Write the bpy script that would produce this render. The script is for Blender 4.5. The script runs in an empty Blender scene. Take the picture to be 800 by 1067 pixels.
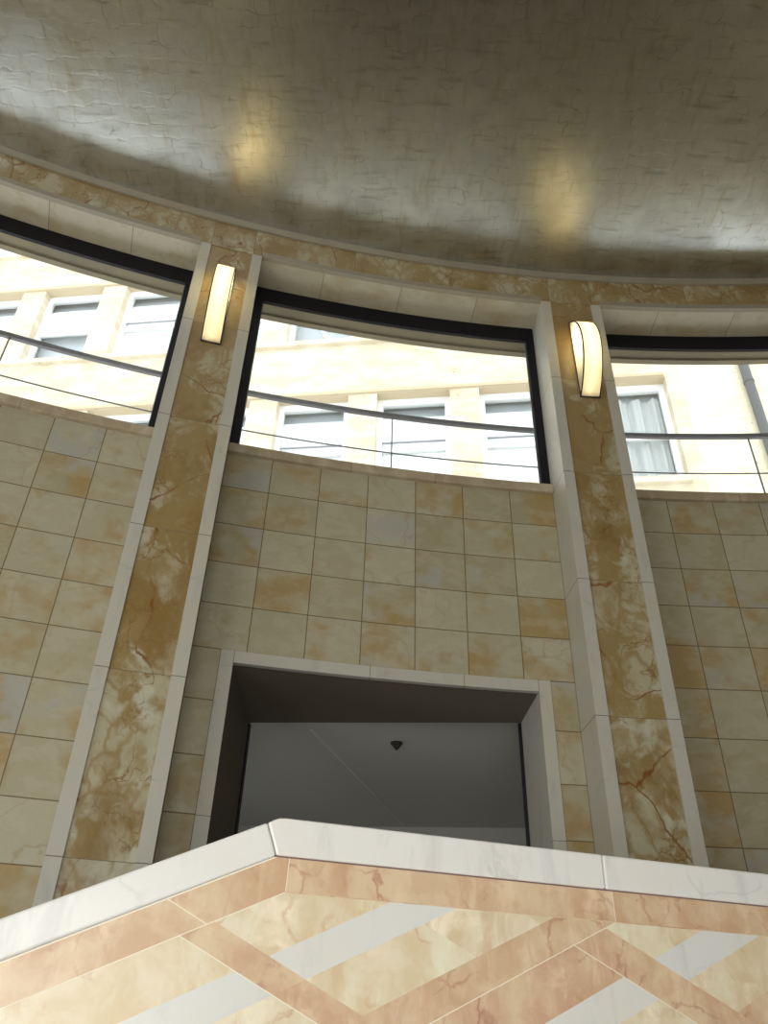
import bpy, bmesh, math, random
from mathutils import Vector, Matrix
random.seed(11)
S = bpy.context.scene
COL = S.collection
EYE = 1.6
CX, CY = 1.9320, -8.1534          # axis of the round hall, seen from the camera foot
R0, RT, RW = 12.0, 12.25, 12.28   # pilaster face, tile face, window plane

def rad(a): return math.radians(a)
def cp(R, th, h):                 # cylinder point: degrees, height above the eye
    return Vector((R*math.sin(rad(th)), R*math.cos(rad(th)), h+EYE))
def cam(x, y, h):                 # point given from the camera foot (right, forward, up)
    return Vector((x-CX, y-CY, h+EYE))

# ------------------------------------------------------------------ objects
def tag(o, label=None, cat=None, kind=None, group=None):
    if label: o['label'] = label
    if cat: o['category'] = cat
    if kind: o['kind'] = kind
    if group: o['group'] = group
    return o

def link(name, bm, mats, parent=None, smooth=False, recalc=True):
    if recalc: bmesh.ops.recalc_face_normals(bm, faces=bm.faces[:])
    me = bpy.data.meshes.new(name)
    bm.to_mesh(me); bm.free()
    for m in (mats if isinstance(mats, (list, tuple)) else [mats]): me.materials.append(m)
    if smooth:
        for p in me.polygons: p.use_smooth = True
    o = bpy.data.objects.new(name, me); COL.objects.link(o)
    if parent is not None:
        o.parent = parent
        w = Vector((0, 0, 0)); q = parent
        while q is not None: w += q.location; q = q.parent
        o.location = -w
    return o

def empty(name, loc):
    o = bpy.data.objects.new(name, None); COL.objects.link(o)
    o.location = loc; o.empty_display_size = .2
    return o

def bevel(o, w=.004, seg=2):
    m = o.modifiers.new('bevel', 'BEVEL'); m.width = w; m.segments = seg; m.limit_method = 'ANGLE'; m.angle_limit = rad(40)
    return o

def random_attr(me_obj, fn):
    me = me_obj.data
    a = me.attributes.new('rnd', 'FLOAT_COLOR', 'FACE')
    for i, p in enumerate(me.polygons): a.data[i].color = fn(p)

def hexa(bm, c):                  # 8 corners: 4 of one end, 4 of the other
    v = [bm.verts.new(p) for p in c]
    for f in ((0,1,2,3),(7,6,5,4),(0,4,5,1),(1,5,6,2),(2,6,7,3),(3,7,4,0)): bm.faces.new([v[i] for i in f])
    return v

def box(bm, p, q):
    x0,y0,z0 = p; x1,y1,z1 = q
    hexa(bm, [(x0,y0,z0),(x1,y0,z0),(x1,y1,z0),(x0,y1,z0),(x0,y0,z1),(x1,y0,z1),(x1,y1,z1),(x0,y1,z1)])

def arc_box(bm, t0, t1, ra, rb, h0, h1, step=.5):   # a curved bar, one closed shell
    n = max(1, int(math.ceil(abs(t1-t0)/step)))
    rings = []
    for i in range(n+1):
        t = t0+(t1-t0)*i/n
        rings.append([bm.verts.new(cp(r, t, h)) for r, h in ((ra,h0),(rb,h0),(rb,h1),(ra,h1))])
    for a, b in zip(rings, rings[1:]):
        for k in range(4): bm.faces.new((a[k], a[(k+1)%4], b[(k+1)%4], b[k]))
    bm.faces.new(rings[0][::-1]); bm.faces.new(rings[-1])

def arc_grid(ths, hs, R, gap, fill, sub=.5, name='g', mats=(), parent=None, thick=None, surf=None, edge_gap=True):
    """curved face split by joint lines; fill(i,j)->material index or None. Joints use the last material."""
    tl = []                       # (theta, cell or -1)
    ga = math.degrees(gap/R)/2
    T = []; tcell = []
    for i in range(len(ths)-1):
        a, b = ths[i], ths[i+1]
        a2 = a+(ga if (i > 0 or edge_gap) else 0); b2 = b-(ga if (i < len(ths)-2 or edge_gap) else 0)
        if i == 0:
            T.append(a)
            if a2 > a: tcell.append(-1); T.append(a2)
        else:
            tcell.append(-1); T.append(a2)
        n = max(1, int(math.ceil((b2-a2)/sub)))
        for k in range(1, n+1): tcell.append(i); T.append(a2+(b2-a2)*k/n)
    if edge_gap: tcell.append(-1); T.append(ths[-1])
    H = []; hcell = []
    for j in range(len(hs)-1):
        a, b = hs[j], hs[j+1]
        a2 = a+(gap/2 if (j > 0 or edge_gap) else 0); b2 = b-(gap/2 if (j < len(hs)-2 or edge_gap) else 0)
        if j == 0:
            H.append(a)
            if a2 > a: hcell.append(-1); H.append(a2)
        else:
            hcell.append(-1); H.append(a2)
        hcell.append(j); H.append(b2)
    if edge_gap: hcell.append(-1); H.append(hs[-1])
    bm = bmesh.new(); V = {}
    rl = bm.faces.layers.float_color.new('rnd')
    rnds = {}
    def vert(i, j):
        if (i, j) not in V:
            V[i, j] = bm.verts.new(surf(T[i], H[j]) if surf else cp(R, T[i], H[j]))
        return V[i, j]
    for i in range(len(tcell)):
        for j in range(len(hcell)):
            ci, cj = tcell[i], hcell[j]
            if ci < 0 or cj < 0:
                # a joint exists where any neighbouring cell does
                ci2 = [c for c in ((ci,) if ci >= 0 else (next((x for x in tcell[i::-1] if x >= 0), -1), next((x for x in tcell[i:] if x >= 0), -1))) if c >= 0]
                cj2 = [c for c in ((cj,) if cj >= 0 else (next((x for x in hcell[j::-1] if x >= 0), -1), next((x for x in hcell[j:] if x >= 0), -1))) if c >= 0]
                if all(fill(a, b) is None for a in ci2 for b in cj2): continue
                mi = len(mats)-1; rc = (.5, .5, .5, 1)
            else:
                mi = fill(ci, cj)
                if mi is None: continue
                if (ci, cj) not in rnds: rnds[ci, cj] = (random.random(), random.random(), random.random(), 1)
                rc = rnds[ci, cj]
            f = bm.faces.new((vert(i, j), vert(i+1, j), vert(i+1, j+1), vert(i, j+1)))
            f.material_index = mi; f[rl] = rc
    for f in bm.faces:            # face the hall
        c = f.calc_center_median(); f.normal_update()
        if not surf and f.normal.dot(Vector((-c.x, -c.y, 0))) < 0: f.normal_flip()
    o = link(name, bm, mats, parent, recalc=bool(surf))
    if thick:
        m = o.modifiers.new('solid', 'SOLIDIFY'); m.thickness = thick; m.offset = -1
    return o

# ------------------------------------------------------------------ materials
class MT:
    def __init__(s, name):
        s.m = bpy.data.materials.new(name); s.m.use_nodes = True
        s.t = s.m.node_tree; s.n = s.t.nodes; s.l = s.t.links
        s.b = s.n['Principled BSDF']; s.out = s.n['Material Output']
    def new(s, kind, **kw):
        n = s.n.new(kind)
        for k, v in kw.items(): setattr(n, k, v)
        return n
    def set(s, sock, v):
        if hasattr(v, 'is_linked') or isinstance(v, bpy.types.NodeSocket): s.l.new(v, sock)
        else: sock.default_value = v
    def pos(s, scale=(1,1,1), rnd=0., warp=0., wscale=3.):
        g = s.new('ShaderNodeNewGeometry'); v = g.outputs['Position']
        if rnd:
            a = s.new('ShaderNodeAttribute'); a.attribute_name = 'rnd'
            k = s.new('ShaderNodeVectorMath', operation='SCALE'); s.l.new(a.outputs['Vector'], k.inputs[0]); k.inputs['Scale'].default_value = rnd
            q = s.new('ShaderNodeVectorMath', operation='ADD'); s.l.new(v, q.inputs[0]); s.l.new(k.outputs[0], q.inputs[1]); v = q.outputs[0]
        m = s.new('ShaderNodeVectorMath', operation='MULTIPLY'); s.l.new(v, m.inputs[0]); m.inputs[1].default_value = scale; v = m.outputs[0]
        if warp:
            nz = s.new('ShaderNodeTexNoise'); s.l.new(v, nz.inputs['Vector']); nz.inputs['Scale'].default_value = wscale; nz.inputs['Detail'].default_value = 5
            k = s.new('ShaderNodeVectorMath', operation='MULTIPLY_ADD'); s.l.new(nz.outputs['Color'], k.inputs[0]); k.inputs[1].default_value = (warp,)*3
            s.l.new(v, k.inputs[2]); v = k.outputs[0]
        return v
    def noise(s, v, scale, detail=4., rough=.55, dist=0.):
        n = s.new('ShaderNodeTexNoise'); s.l.new(v, n.inputs['Vector'])
        n.inputs['Scale'].default_value = scale; n.inputs['Detail'].default_value = detail
        n.inputs['Roughness'].default_value = rough; n.inputs['Distortion'].default_value = dist
        return n.outputs['Fac']
    def vor(s, v, scale, feature='DISTANCE_TO_EDGE'):
        n = s.new('ShaderNodeTexVoronoi', feature=feature); s.l.new(v, n.inputs['Vector']); n.inputs['Scale'].default_value = scale
        return n.outputs['Distance']
    def ramp(s, x, a, b, va=0., vb=1., smooth=True):
        n = s.new('ShaderNodeMapRange'); n.interpolation_type = 'SMOOTHSTEP' if smooth else 'LINEAR'
        s.l.new(x, n.inputs[0]); n.inputs[1].default_value = a; n.inputs[2].default_value = b; n.inputs[3].default_value = va; n.inputs[4].default_value = vb
        return n.outputs[0]
    def math(s, op, a, b=0.):
        n = s.new('ShaderNodeMath', operation=op); s.set(n.inputs[0], a); s.set(n.inputs[1], b); return n.outputs[0]
    def mix(s, f, a, b, blend='MIX'):
        n = s.new('ShaderNodeMix', data_type='RGBA', blend_type=blend)
        s.set(n.inputs[0], f)
        for i, c in ((6, a), (7, b)):
            if isinstance(c, tuple): n.inputs[i].default_value = (*c, 1)
            else: s.l.new(c, n.inputs[i])
        return n.outputs[2]
    def rnd(s, ch):
        a = s.new('ShaderNodeAttribute'); a.attribute_name = 'rnd'
        q = s.new('ShaderNodeSeparateXYZ'); s.l.new(a.outputs['Vector'], q.inputs[0]); return q.outputs[ch]
    def bump(s, x, strength, dist=.01):
        n = s.new('ShaderNodeBump'); s.l.new(x, n.inputs['Height']); n.inputs['Strength'].default_value = strength; n.inputs['Distance'].default_value = dist
        s.l.new(n.outputs[0], s.b.inputs['Normal'])
    def done(s, color, rough=.4, spec=.4, metal=0.):
        if isinstance(color, tuple): s.b.inputs['Base Color'].default_value = (*color, 1)
        else: s.l.new(color, s.b.inputs['Base Color'])
        s.set(s.b.inputs['Roughness'], rough); s.b.inputs['Specular IOR Level'].default_value = spec; s.set(s.b.inputs['Metallic'], metal)
        return s.m

def plain(name, c, rough=.5, spec=.4, metal=0.): return MT(name).done(c, rough, spec, metal)

def tile_marble():                # beige wall tiles with ochre clouds, grey patches and thin dark specks
    s = MT('beige tile marble'); v = s.pos(rnd=23.)
    vw = s.pos(rnd=23., warp=.18, wscale=2.5)
    base = s.mix(s.rnd(0), (.315,.285,.18), (.385,.36,.265))
    cl = s.noise(vw, 4.2, 3.)
    k = s.ramp(s.rnd(1), .0, 1., .64, .38, False)
    w = s.new('ShaderNodeMath', operation='SUBTRACT'); s.l.new(cl, w.inputs[0]); s.l.new(k, w.inputs[1])
    och = s.ramp(w.outputs[0], -.04, .20, 0., .85)
    c = s.mix(och, base, (.315,.215,.08))
    st = s.noise(s.pos(scale=(3,3,-5), rnd=23., warp=.5, wscale=1.6), 2.2, 6., .6)
    c = s.mix(s.ramp(st, .46, .58, 0., .28), c, (.45,.425,.335))
    gr = s.ramp(s.math('SUBTRACT', s.noise(vw, 3.1, 3.), s.ramp(s.rnd(2), .3, 1., .75, .47, False)), 0., .12, 0., .75)
    c = s.mix(gr, c, (.335,.345,.325))
    sp = s.ramp(s.vor(s.pos(scale=(1,1,1.6), rnd=23., warp=.3, wscale=6), 17., 'F1'), .0, .16, 1., 0.)
    c = s.mix(s.math('MULTIPLY', sp, s.math('MULTIPLY', gr, .75)), c, (.16,.15,.12))
    vein = s.ramp(s.vor(s.pos(rnd=23., warp=.35, wscale=4), 2.3), .0, .016, 1., 0.)
    c = s.mix(s.math('MULTIPLY', vein, s.ramp(s.rnd(0), .5, 1., 0., .5)), c, (.30,.22,.11))
    c = s.mix(s.ramp(s.noise(v, 40., 3.), .35, .75, 0., .16), c, (.33,.29,.2))
    s.bump(s.noise(v, 9., 4.), .05, .01)
    return s.done(c, .42, .35)

def gold_marble(name='golden veined marble'):     # ochre slabs with pale clouds and rust veins
    s = MT(name)
    vw = s.pos(scale=(1.25,1.25,1.), rnd=9., warp=.55, wscale=2.6)
    vw2 = s.pos(scale=(1.3,1.3,1.), rnd=9., warp=.62, wscale=1.7)
    vf = s.pos(scale=(1.2,1.2,1.), rnd=9., warp=.25, wscale=7.)
    c = s.mix(s.noise(vw, 4., 5.), (.225,.15,.047), (.30,.225,.10))
    sh = s.math('MULTIPLY', s.math('SUBTRACT', s.rnd(2), .45), .20)
    pale = s.ramp(s.math('ADD', s.noise(vw, 3.4, 5., .6), sh), .43, .58, .05, .95)
    cell = s.ramp(s.vor(vw, 5.2), .0, .13, .25, 1.)
    c = s.mix(s.math('MULTIPLY', cell, pale), c, (.40,.37,.26))
    pw = s.ramp(s.math('ADD', s.noise(vw2, 4.4, 3.), sh), .58, .70, 0., .8)
    c = s.mix(pw, c, (.48,.48,.39))
    br = s.ramp(s.noise(vw2, 2.1, 7., .62), .50, .66, 0., .8)
    c = s.mix(br, c, (.20,.122,.034))
    v1 = s.ramp(s.vor(vw2, 1.5), .001, .017, 1., 0.)
    c = s.mix(s.math('MULTIPLY', v1, s.ramp(s.noise(vw, 2.6, 4.), .42, .56, 0., .95)), c, (.17,.062,.012))
    v2 = s.ramp(s.vor(vf, 4.6), .0, .024, 1., 0.)
    c = s.mix(s.math('MULTIPLY', v2, s.ramp(s.noise(vw2, 2.3, 3.), .45, .58, 0., .85)), c, (.18,.085,.02))
    v3 = s.ramp(s.vor(s.pos(scale=(1.3,1.3,.9), rnd=9., warp=.45, wscale=5.), 10., 'DISTANCE_TO_EDGE'), .0, .05, 1., 0.)
    c = s.mix(s.math('MULTIPLY', v3, s.ramp(s.noise(vw, 2.9, 3.), .50, .64, 0., .65)), c, (.29,.165,.05))
    dk = s.ramp(s.noise(s.pos(rnd=4.), 1.3, 4.), .45, .72, 0., .35)
    c = s.mix(dk, c, (.25,.175,.07))
    c = s.mix(s.ramp(s.noise(s.pos(), 55., 2.), .4, .8, 0., .14), c, (.25,.18,.07))
    return s.done(c, .30, .42)

def white_marble(name, base, vein=(.42,.41,.40), amt=.45, rough=.33, warm=(.60,.55,.45)):
    s = MT(name); vw = s.pos(scale=(1,1,1), rnd=7., warp=.5, wscale=2.2)
    c = s.mix(s.ramp(s.noise(vw, 3., 5.), .42, .66, 0., .55), base, warm)
    st = s.noise(s.pos(scale=(4,4,1.1), rnd=7., warp=.25, wscale=3), 3., 7., .62)
    c = s.mix(s.ramp(st, .52, .72, 0., amt), c, vein)
    v = s.ramp(s.vor(s.pos(rnd=7., warp=.7, wscale=2.4), 1.5), .0, .012, 1., 0.)
    c = s.mix(s.math('MULTIPLY', v, s.ramp(s.noise(vw, 2.5, 3.), .5, .66, 0., amt*.7)), c, tuple(x*.8 for x in vein))
    return s.done(c, rough, .42)

def pink_marble(name, a, b, vein, veins=.6):
    s = MT(name); vw = s.pos(rnd=5., warp=.34, wscale=4.5)
    c = s.mix(s.ramp(s.noise(vw, 7., 5.), .36, .66), a, b)
    c = s.mix(s.ramp(s.noise(s.pos(rnd=5., warp=.3, wscale=7), 5., 4.), .56, .70, 0., .65), c, tuple(min(1, x*1.18+.05) for x in b))
    v = s.ramp(s.vor(s.pos(rnd=5., warp=.30, wscale=6), 6.), .0, .05, 1., 0.)
    c = s.mix(s.math('MULTIPLY', v, s.ramp(s.noise(vw, 6., 3.), .45, .68, 0., veins)), c, vein)
    mp = s.new('ShaderNodeMapping'); s.l.new(s.pos(rnd=5., warp=.12, wscale=5.), mp.inputs[0]); mp.inputs['Rotation'].default_value = (0, -.45, 0); mp.inputs['Scale'].default_value = (9, 9, 2.)
    stk = s.noise(mp.outputs[0], 1.6, 5., .6)
    c = s.mix(s.ramp(stk, .50, .70, 0., .55), c, tuple(min(.82, x*1.10+.05) for x in b))
    c = s.mix(s.ramp(stk, .30, .46, .5, 0.), c, tuple(x*.55+y*.45 for x, y in zip(a, vein)))
    sp = s.ramp(s.noise(s.pos(rnd=5.), 16., 6., .7), .70, .76, 0., .7)
    c = s.mix(s.math('MULTIPLY', sp, s.rnd(2)), c, (.16,.13,.13))
    return s.done(c, .28, .42)

M = {}
M['tile'] = tile_marble()
M['grout'] = plain('tile grout', (.15,.115,.065), .8, .2)
M['gold'] = gold_marble()
M['strip'] = white_marble('greyish white marble', (.44,.435,.39), vein=(.32,.325,.31), warm=(.44,.415,.335))
M['soffit'] = white_marble('cream soffit marble', (.42,.39,.30), vein=(.33,.27,.16), amt=.65, warm=(.31,.225,.105))
M['joint'] = plain('fine stone joint', (.17,.145,.10), .8, .2)
M['fascia'] = white_marble('grey fascia marble', (.27,.245,.19), vein=(.22,.20,.16), warm=(.29,.24,.16))
M['sill'] = pink_marble('sill stone', (.34,.27,.18), (.40,.335,.24), (.22,.155,.10), .3)
M['coping'] = white_marble('white coping marble', (.775,.78,.775), vein=(.58,.585,.59), amt=.5, rough=.22, warm=(.78,.755,.72))
M['white'] = white_marble('pale grey inlay marble', (.70,.71,.70), vein=(.55,.56,.565), amt=.5, rough=.25, warm=(.71,.69,.62))
M['cream'] = pink_marble('cream inlay marble', (.68,.56,.37), (.77,.70,.55), (.56,.33,.20), .65)
M['pink'] = pink_marble('pink inlay marble', (.58,.39,.245), (.69,.54,.375), (.45,.21,.14), .75)
M['rose'] = pink_marble('rose inlay marble', (.58,.375,.25), (.69,.545,.37), (.40,.18,.13), .85)
M['light_joint'] = plain('pale joint filler', (.86,.80,.68), .6, .3)
M['shadow_gap'] = plain('painted shadow gap', (.20,.12,.12), .7, .2)  # dark tone painted in for the shadow gap under the coping
M['black'] = plain('black window metal', (.006,.005,.010), .45, .25)
M['dark_metal'] = plain('dark grey metal', (.06,.058,.065), .42, .4, .5)
M['rail'] = plain('grey painted railing steel', (.13,.13,.145), .5, .4)
M['frame_lamp'] = plain('dark bronze edging', (.05,.035,.05), .4, .4, .4)
M['reveal'] = plain('brown shade-painted reveal', (.135,.115,.09), .75, .25)  # shade of the left reveal and soffit put into the colour
M['plaster'] = plain('grey plaster', (.66,.66,.64), .85, .2)
M['floor'] = white_marble('floor marble', (.52,.46,.36), vein=(.42,.36,.27))
M['landing'] = white_marble('brown landing marble', (.24,.20,.15), vein=(.18,.15,.11))
M['darkwall'] = plain('bounce-cutting dark wall', (.10,.075,.05), .6, .3)  # dark so the unseen right wall throws less light on the tiles
M['plainwall'] = plain('cream wall plaster', (.55,.50,.38), .8, .25)
M['lamp_box'] = plain('small dark fitting', (.03,.028,.026), .5, .4)

def travertine(name, a, b):
    s = MT(name); v = s.pos()
    c = s.mix(s.ramp(s.noise(s.pos(scale=(1,1,2.2)), 1.6, 6., .6), .35, .68), a, b)
    sp = s.ramp(s.noise(s.pos(scale=(1,1,1.7)), 9., 6., .72), .56, .70, 0., .8)
    blk = s.ramp(s.noise(v, .55, 2.), .38, .56)
    c = s.mix(s.math('MULTIPLY', sp, blk), c, (.30,.25,.16))
    return s.done(c, .85, .2)
M['travertine'] = travertine('facade travertine', (.55,.475,.335), (.68,.62,.49))
M['stucco'] = travertine('cream facade stucco', (.72,.64,.45), (.76,.70,.53))
M['rough_stone'] = travertine('rough outer lintel stone', (.30,.26,.18), (.23,.21,.155))
M['tan_stone'] = plain('tan lintel stone', (.52,.43,.29), .85, .2)
M['white_frame'] = plain('white painted window frame', (.80,.81,.80), .45, .4)
M['blind'] = plain('white roller blind', (.93,.94,.93), .8, .2)
M['room_dark'] = plain('dim room behind panes', (.60,.64,.66), .9, .1)
M['curtain'] = plain('grey voile curtain', (.50,.52,.50), .9, .1)
M['bar_grey'] = plain('pale grey glazing bar', (.30,.30,.32), .6, .3)
M['zinc'] = plain('grey zinc pipe', (.115,.115,.115), .6, .3)

def glass(nm='window glass', tint=(.97,.98,.98,1)):
    s = MT(nm)
    tr = s.new('ShaderNodeBsdfTransparent'); tr.inputs[0].default_value = tint
    gl = s.new('ShaderNodeBsdfGlossy'); gl.inputs['Roughness'].default_value = .02
    lw = s.new('ShaderNodeLayerWeight'); lw.inputs[0].default_value = .5
    fr = s.math('ADD', s.math('MULTIPLY', s.math('POWER', lw.outputs['Facing'], 5.), .9), .035)
    mx = s.new('ShaderNodeMixShader'); s.l.new(fr, mx.inputs[0]); s.l.new(tr.outputs[0], mx.inputs[1]); s.l.new(gl.outputs[0], mx.inputs[2])
    s.l.new(mx.outputs[0], s.out.inputs[0]); return s.m
M['glass'] = glass()
M['tinted'] = glass('tinted glass', (.10,.11,.11,1))  # cuts the sky light so the added area lamps set the level

def shade():                      # opal lamp shade, lit by the bulb inside it
    s = MT('opal lamp shade')
    tl = s.new('ShaderNodeBsdfTranslucent'); tl.inputs[0].default_value = (.92,.86,.70,1)
    df = s.new('ShaderNodeBsdfDiffuse'); df.inputs[0].default_value = (.85,.80,.68,1)
    mx = s.new('ShaderNodeMixShader'); mx.inputs[0].default_value = .35
    s.l.new(tl.outputs[0], mx.inputs[1]); s.l.new(df.outputs[0], mx.inputs[2]); s.l.new(mx.outputs[0], s.out.inputs[0]); return s.m
M['shade'] = shade()

def shade_side():
    s = MT('opal lamp side')
    tl = s.new('ShaderNodeBsdfTranslucent'); tl.inputs[0].default_value = (.13,.115,.075,1)
    df = s.new('ShaderNodeBsdfDiffuse'); df.inputs[0].default_value = (.85,.80,.68,1)
    mx = s.new('ShaderNodeMixShader'); mx.inputs[0].default_value = .35
    s.l.new(tl.outputs[0], mx.inputs[1]); s.l.new(df.outputs[0], mx.inputs[2]); s.l.new(mx.outputs[0], s.out.inputs[0]); return s.m
M['shade_side'] = shade_side()

def leaf_ceiling():               # silver leaf laid in small squares, brushed and tarnished
    s = MT('tarnished silver leaf')
    w = s.pos(warp=.16, wscale=6.)
    br = s.new('ShaderNodeTexBrick'); s.l.new(w, br.inputs['Vector'])
    br.inputs['Scale'].default_value = 9.; br.inputs['Mortar Size'].default_value = .05; br.inputs['Mortar Smooth'].default_value = 1.
    br.inputs['Brick Width'].default_value = 1.0; br.inputs['Row Height'].default_value = .9; br.offset = .3
    br.inputs['Color1'].default_value = (0,0,0,1); br.inputs['Color2'].default_value = (1,1,1,1)
    seam = br.outputs['Fac']
    patch = s.noise(s.pos(warp=.2, wscale=2.), 4., 4., .55)
    sx = s.noise(s.pos(scale=(1.3,7,1), warp=.14, wscale=4.), 3., 4., .6)
    sy = s.noise(s.pos(scale=(6,1.1,1), warp=.14, wscale=4.), 3., 4., .6)
    c = s.mix(s.ramp(patch, .35, .70), (.62,.64,.62), (.50,.51,.49))
    c = s.mix(s.math('MULTIPLY', seam, s.ramp(s.noise(s.pos(), 9., 3.), .44, .66, 0., .5)), c, (.20,.185,.15))
    c = s.mix(s.ramp(sx, .54, .72, 0., .42), c, (.24,.225,.185))
    c = s.mix(s.ramp(sy, .52, .72, 0., .40), c, (.40,.35,.235))
    lum = s.math('ADD', s.math('MULTIPLY', sx, .5), s.math('ADD', s.math('MULTIPLY', sy, .7), s.math('MULTIPLY', seam, -.25)))
    s.bump(lum, .09, .012)
    g = s.new('ShaderNodeBsdfGlossy', distribution='BECKMANN'); s.l.new(c, g.inputs[0])
    s.l.new(s.ramp(patch, .3, .7, .30, .40), g.inputs['Roughness'])
    for n in s.n:
        if n.type == 'BUMP': s.l.new(n.outputs[0], g.inputs['Normal'])
    s.l.new(g.outputs[0], s.out.inputs[0]); s.n.remove(s.b)
    return s.m
M['leaf'] = leaf_ceiling()

# ------------------------------------------------------------------ the round wall
PER = 11.64
BAYS = [(-25.31, -15.655), (-13.667, -4.015), (-1.947, 7.64)]
PIL = [(-15.655, -13.667), (-4.015, -1.947)]
PIL_OUT = [(-27.3, -25.31), (7.64, 9.70)]
ROWS = [-1.6, -1.33, -1.06, -.80, -.53, -.27, 0., .27, .39, .664, .934, 1.204, 1.481, 1.758, 2.017, 2.2735, 2.5285, 2.788, 3.04]
ROWS = [-1.6, -1.3, -1.02, -.75, -.48, -.21, .08, .36, .664, .934, 1.204, 1.481, 1.758, 2.017, 2.2735, 2.5285, 2.788, 3.04]
COLS = [[-25.31, -23.83, -22.45, -21.07, -19.69, -18.31, -16.965, -15.655],
        [-13.667, -12.36, -10.96, -9.565, -8.163, -6.765, -5.34, -4.015],
        [-1.947, -.575, .80, 2.18, 3.56, 4.94, 6.32, 7.64]]
D_OUT, D_IN, D_TOP, D_SOF = (-12.97, -4.665), (-12.65, -4.98), 1.758, 1.6925
tile_m = [M['tile'], M['grout']]
walls = [('wall_left', 'beige marble tile wall with ochre clouds below the left window', None),
         ('wall_front', 'beige marble tile wall above the dark doorway, under the middle window', 1),
         ('wall_right', 'shaded brownish marble tile wall below the right window', None)]
for k, (nm, lab, hole) in enumerate(walls):
    if hole is None:
        o = arc_grid(COLS[k], ROWS, RT, .0055, lambda i, j: 0, name=nm, mats=tile_m, thick=.10)
    else:
        cs = sorted(set(COLS[k]+list(D_OUT)))
        base = COLS[k]
        jt = ROWS.index(D_TOP)
        def fill(i, j):
            mid = (cs[i]+cs[i+1])/2
            return None if (j < jt and D_OUT[0] < mid < D_OUT[1]) else 0
        # above the doorway the thin side columns belong to the wide tiles: two grids in one mesh would split them, so build rows in turn
        up = arc_grid(base, ROWS[jt:], RT, .0055, lambda i, j: 0, name=nm, mats=tile_m, thick=.10)
        o = up
        for q, (a, b, side) in enumerate(((base[0], D_OUT[0], 'left'), (D_OUT[1], base[-1], 'right'))):
            w = arc_grid([a, b], ROWS[:jt+1], RT, .0055, lambda i, j: 0, name='wall_front_'+side, mats=tile_m, thick=.10)
            tag(w, 'narrow column of beige marble tiles on the %s of the dark doorway' % side, 'wall', 'structure')
    tag(o, lab, 'wall', 'structure')

# pilasters: golden panel between two white strips, white returns to the tile wall
PJ = [-1.6, -.75, -.05, .664, 1.481, 2.2735, 3.0356, 3.837, 4.60]
def pilaster(t0, t1, label, vis=True):
    root = empty('pilaster', cp(R0, (t0+t1)/2, -EYE)); tag(root, label, 'pilaster', 'structure')
    sw = .32
    for a, b, side in ((t0, t0+sw, -1), (t1-sw, t1, 1)):
        # strip and return as one folded slab
        n0 = 2
        def surf(t, h, a=a, b=b, side=side):
            # unfolded: t in [0,1] return, [1,2] face, [2,2.15] small inner lip
            if side < 0:
                if t <= 1: return cp(RT+.06-(RT+.06-R0)*t, a, h)
                if t <= 2: return cp(R0, a+(b-a)*(t-1), h)
                return cp(R0+.012*(t-2)/.15, b, h)
            if t <= 1: return cp(RT+.06-(RT+.06-R0)*t, b, h)
            if t <= 2: return cp(R0, b+(a-b)*(t-1), h)
            return cp(R0+.012*(t-2)/.15, a, h)
        # joints between slabs every three tile courses
        bm = bmesh.new(); rl = bm.faces.layers.float_color.new('rnd')
        Hs = []; cells = []
        for j in range(len(PJ)-1):
            lo = PJ[j]+(.002 if j else 0); hi = PJ[j+1]-(.002 if j < len(PJ)-2 else 0)
            if j: cells.append(-1)
            Hs.append(lo); cells.append(j); Hs.append(hi)
        rn = [(random.random(), random.random(), random.random(), 1) for _ in PJ]
        prof = [0, 1, 2, 2.15]
        vs = [[bm.verts.new(surf(t, h)) for h in Hs] for t in prof]
        for i in range(3):
            for j in range(len(Hs)-1):
                f = bm.faces.new((vs[i][j], vs[i+1][j], vs[i+1][j+1], vs[i][j+1]))
                f.material_index = 1 if cells[j] < 0 else 0; f[rl] = rn[cells[j]] if cells[j] >= 0 else (.5,.5,.5,1)
        link('border_strip', bm, [M['strip'], M['joint']], root)
    hs = [h for h in PJ[:-1]]+[4.86]
    p = arc_grid([t0+sw, t1-sw], hs, R0+.010, .003, lambda i, j: 0, name='panel', mats=[M['gold'], M['joint']], parent=root, thick=.05, edge_gap=False)
    att = p.data.attributes['rnd']
    for f in p.data.polygons:     # the lower slabs are a paler cut of the stone
        k = max(0, min(1, 1-(f.center.z-EYE+.2)/4.6)); c = att.data[f.index].color
        att.data[f.index].color = (c[0], c[1], round(k, 1), 1)
    p['label'] = 'golden ochre marble panel with rust veins'
    return root
pilaster(*PIL[0], 'golden marble pilaster with white borders between the left and middle windows')
pilaster(*PIL[1], 'golden marble pilaster with white borders between the middle and right windows')
for a, b in PIL_OUT:
    side = 'left' if a < -20 else 'right'
    pilaster(a, b, 'golden marble pilaster at the far %s end of the curved wall' % side)

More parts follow.
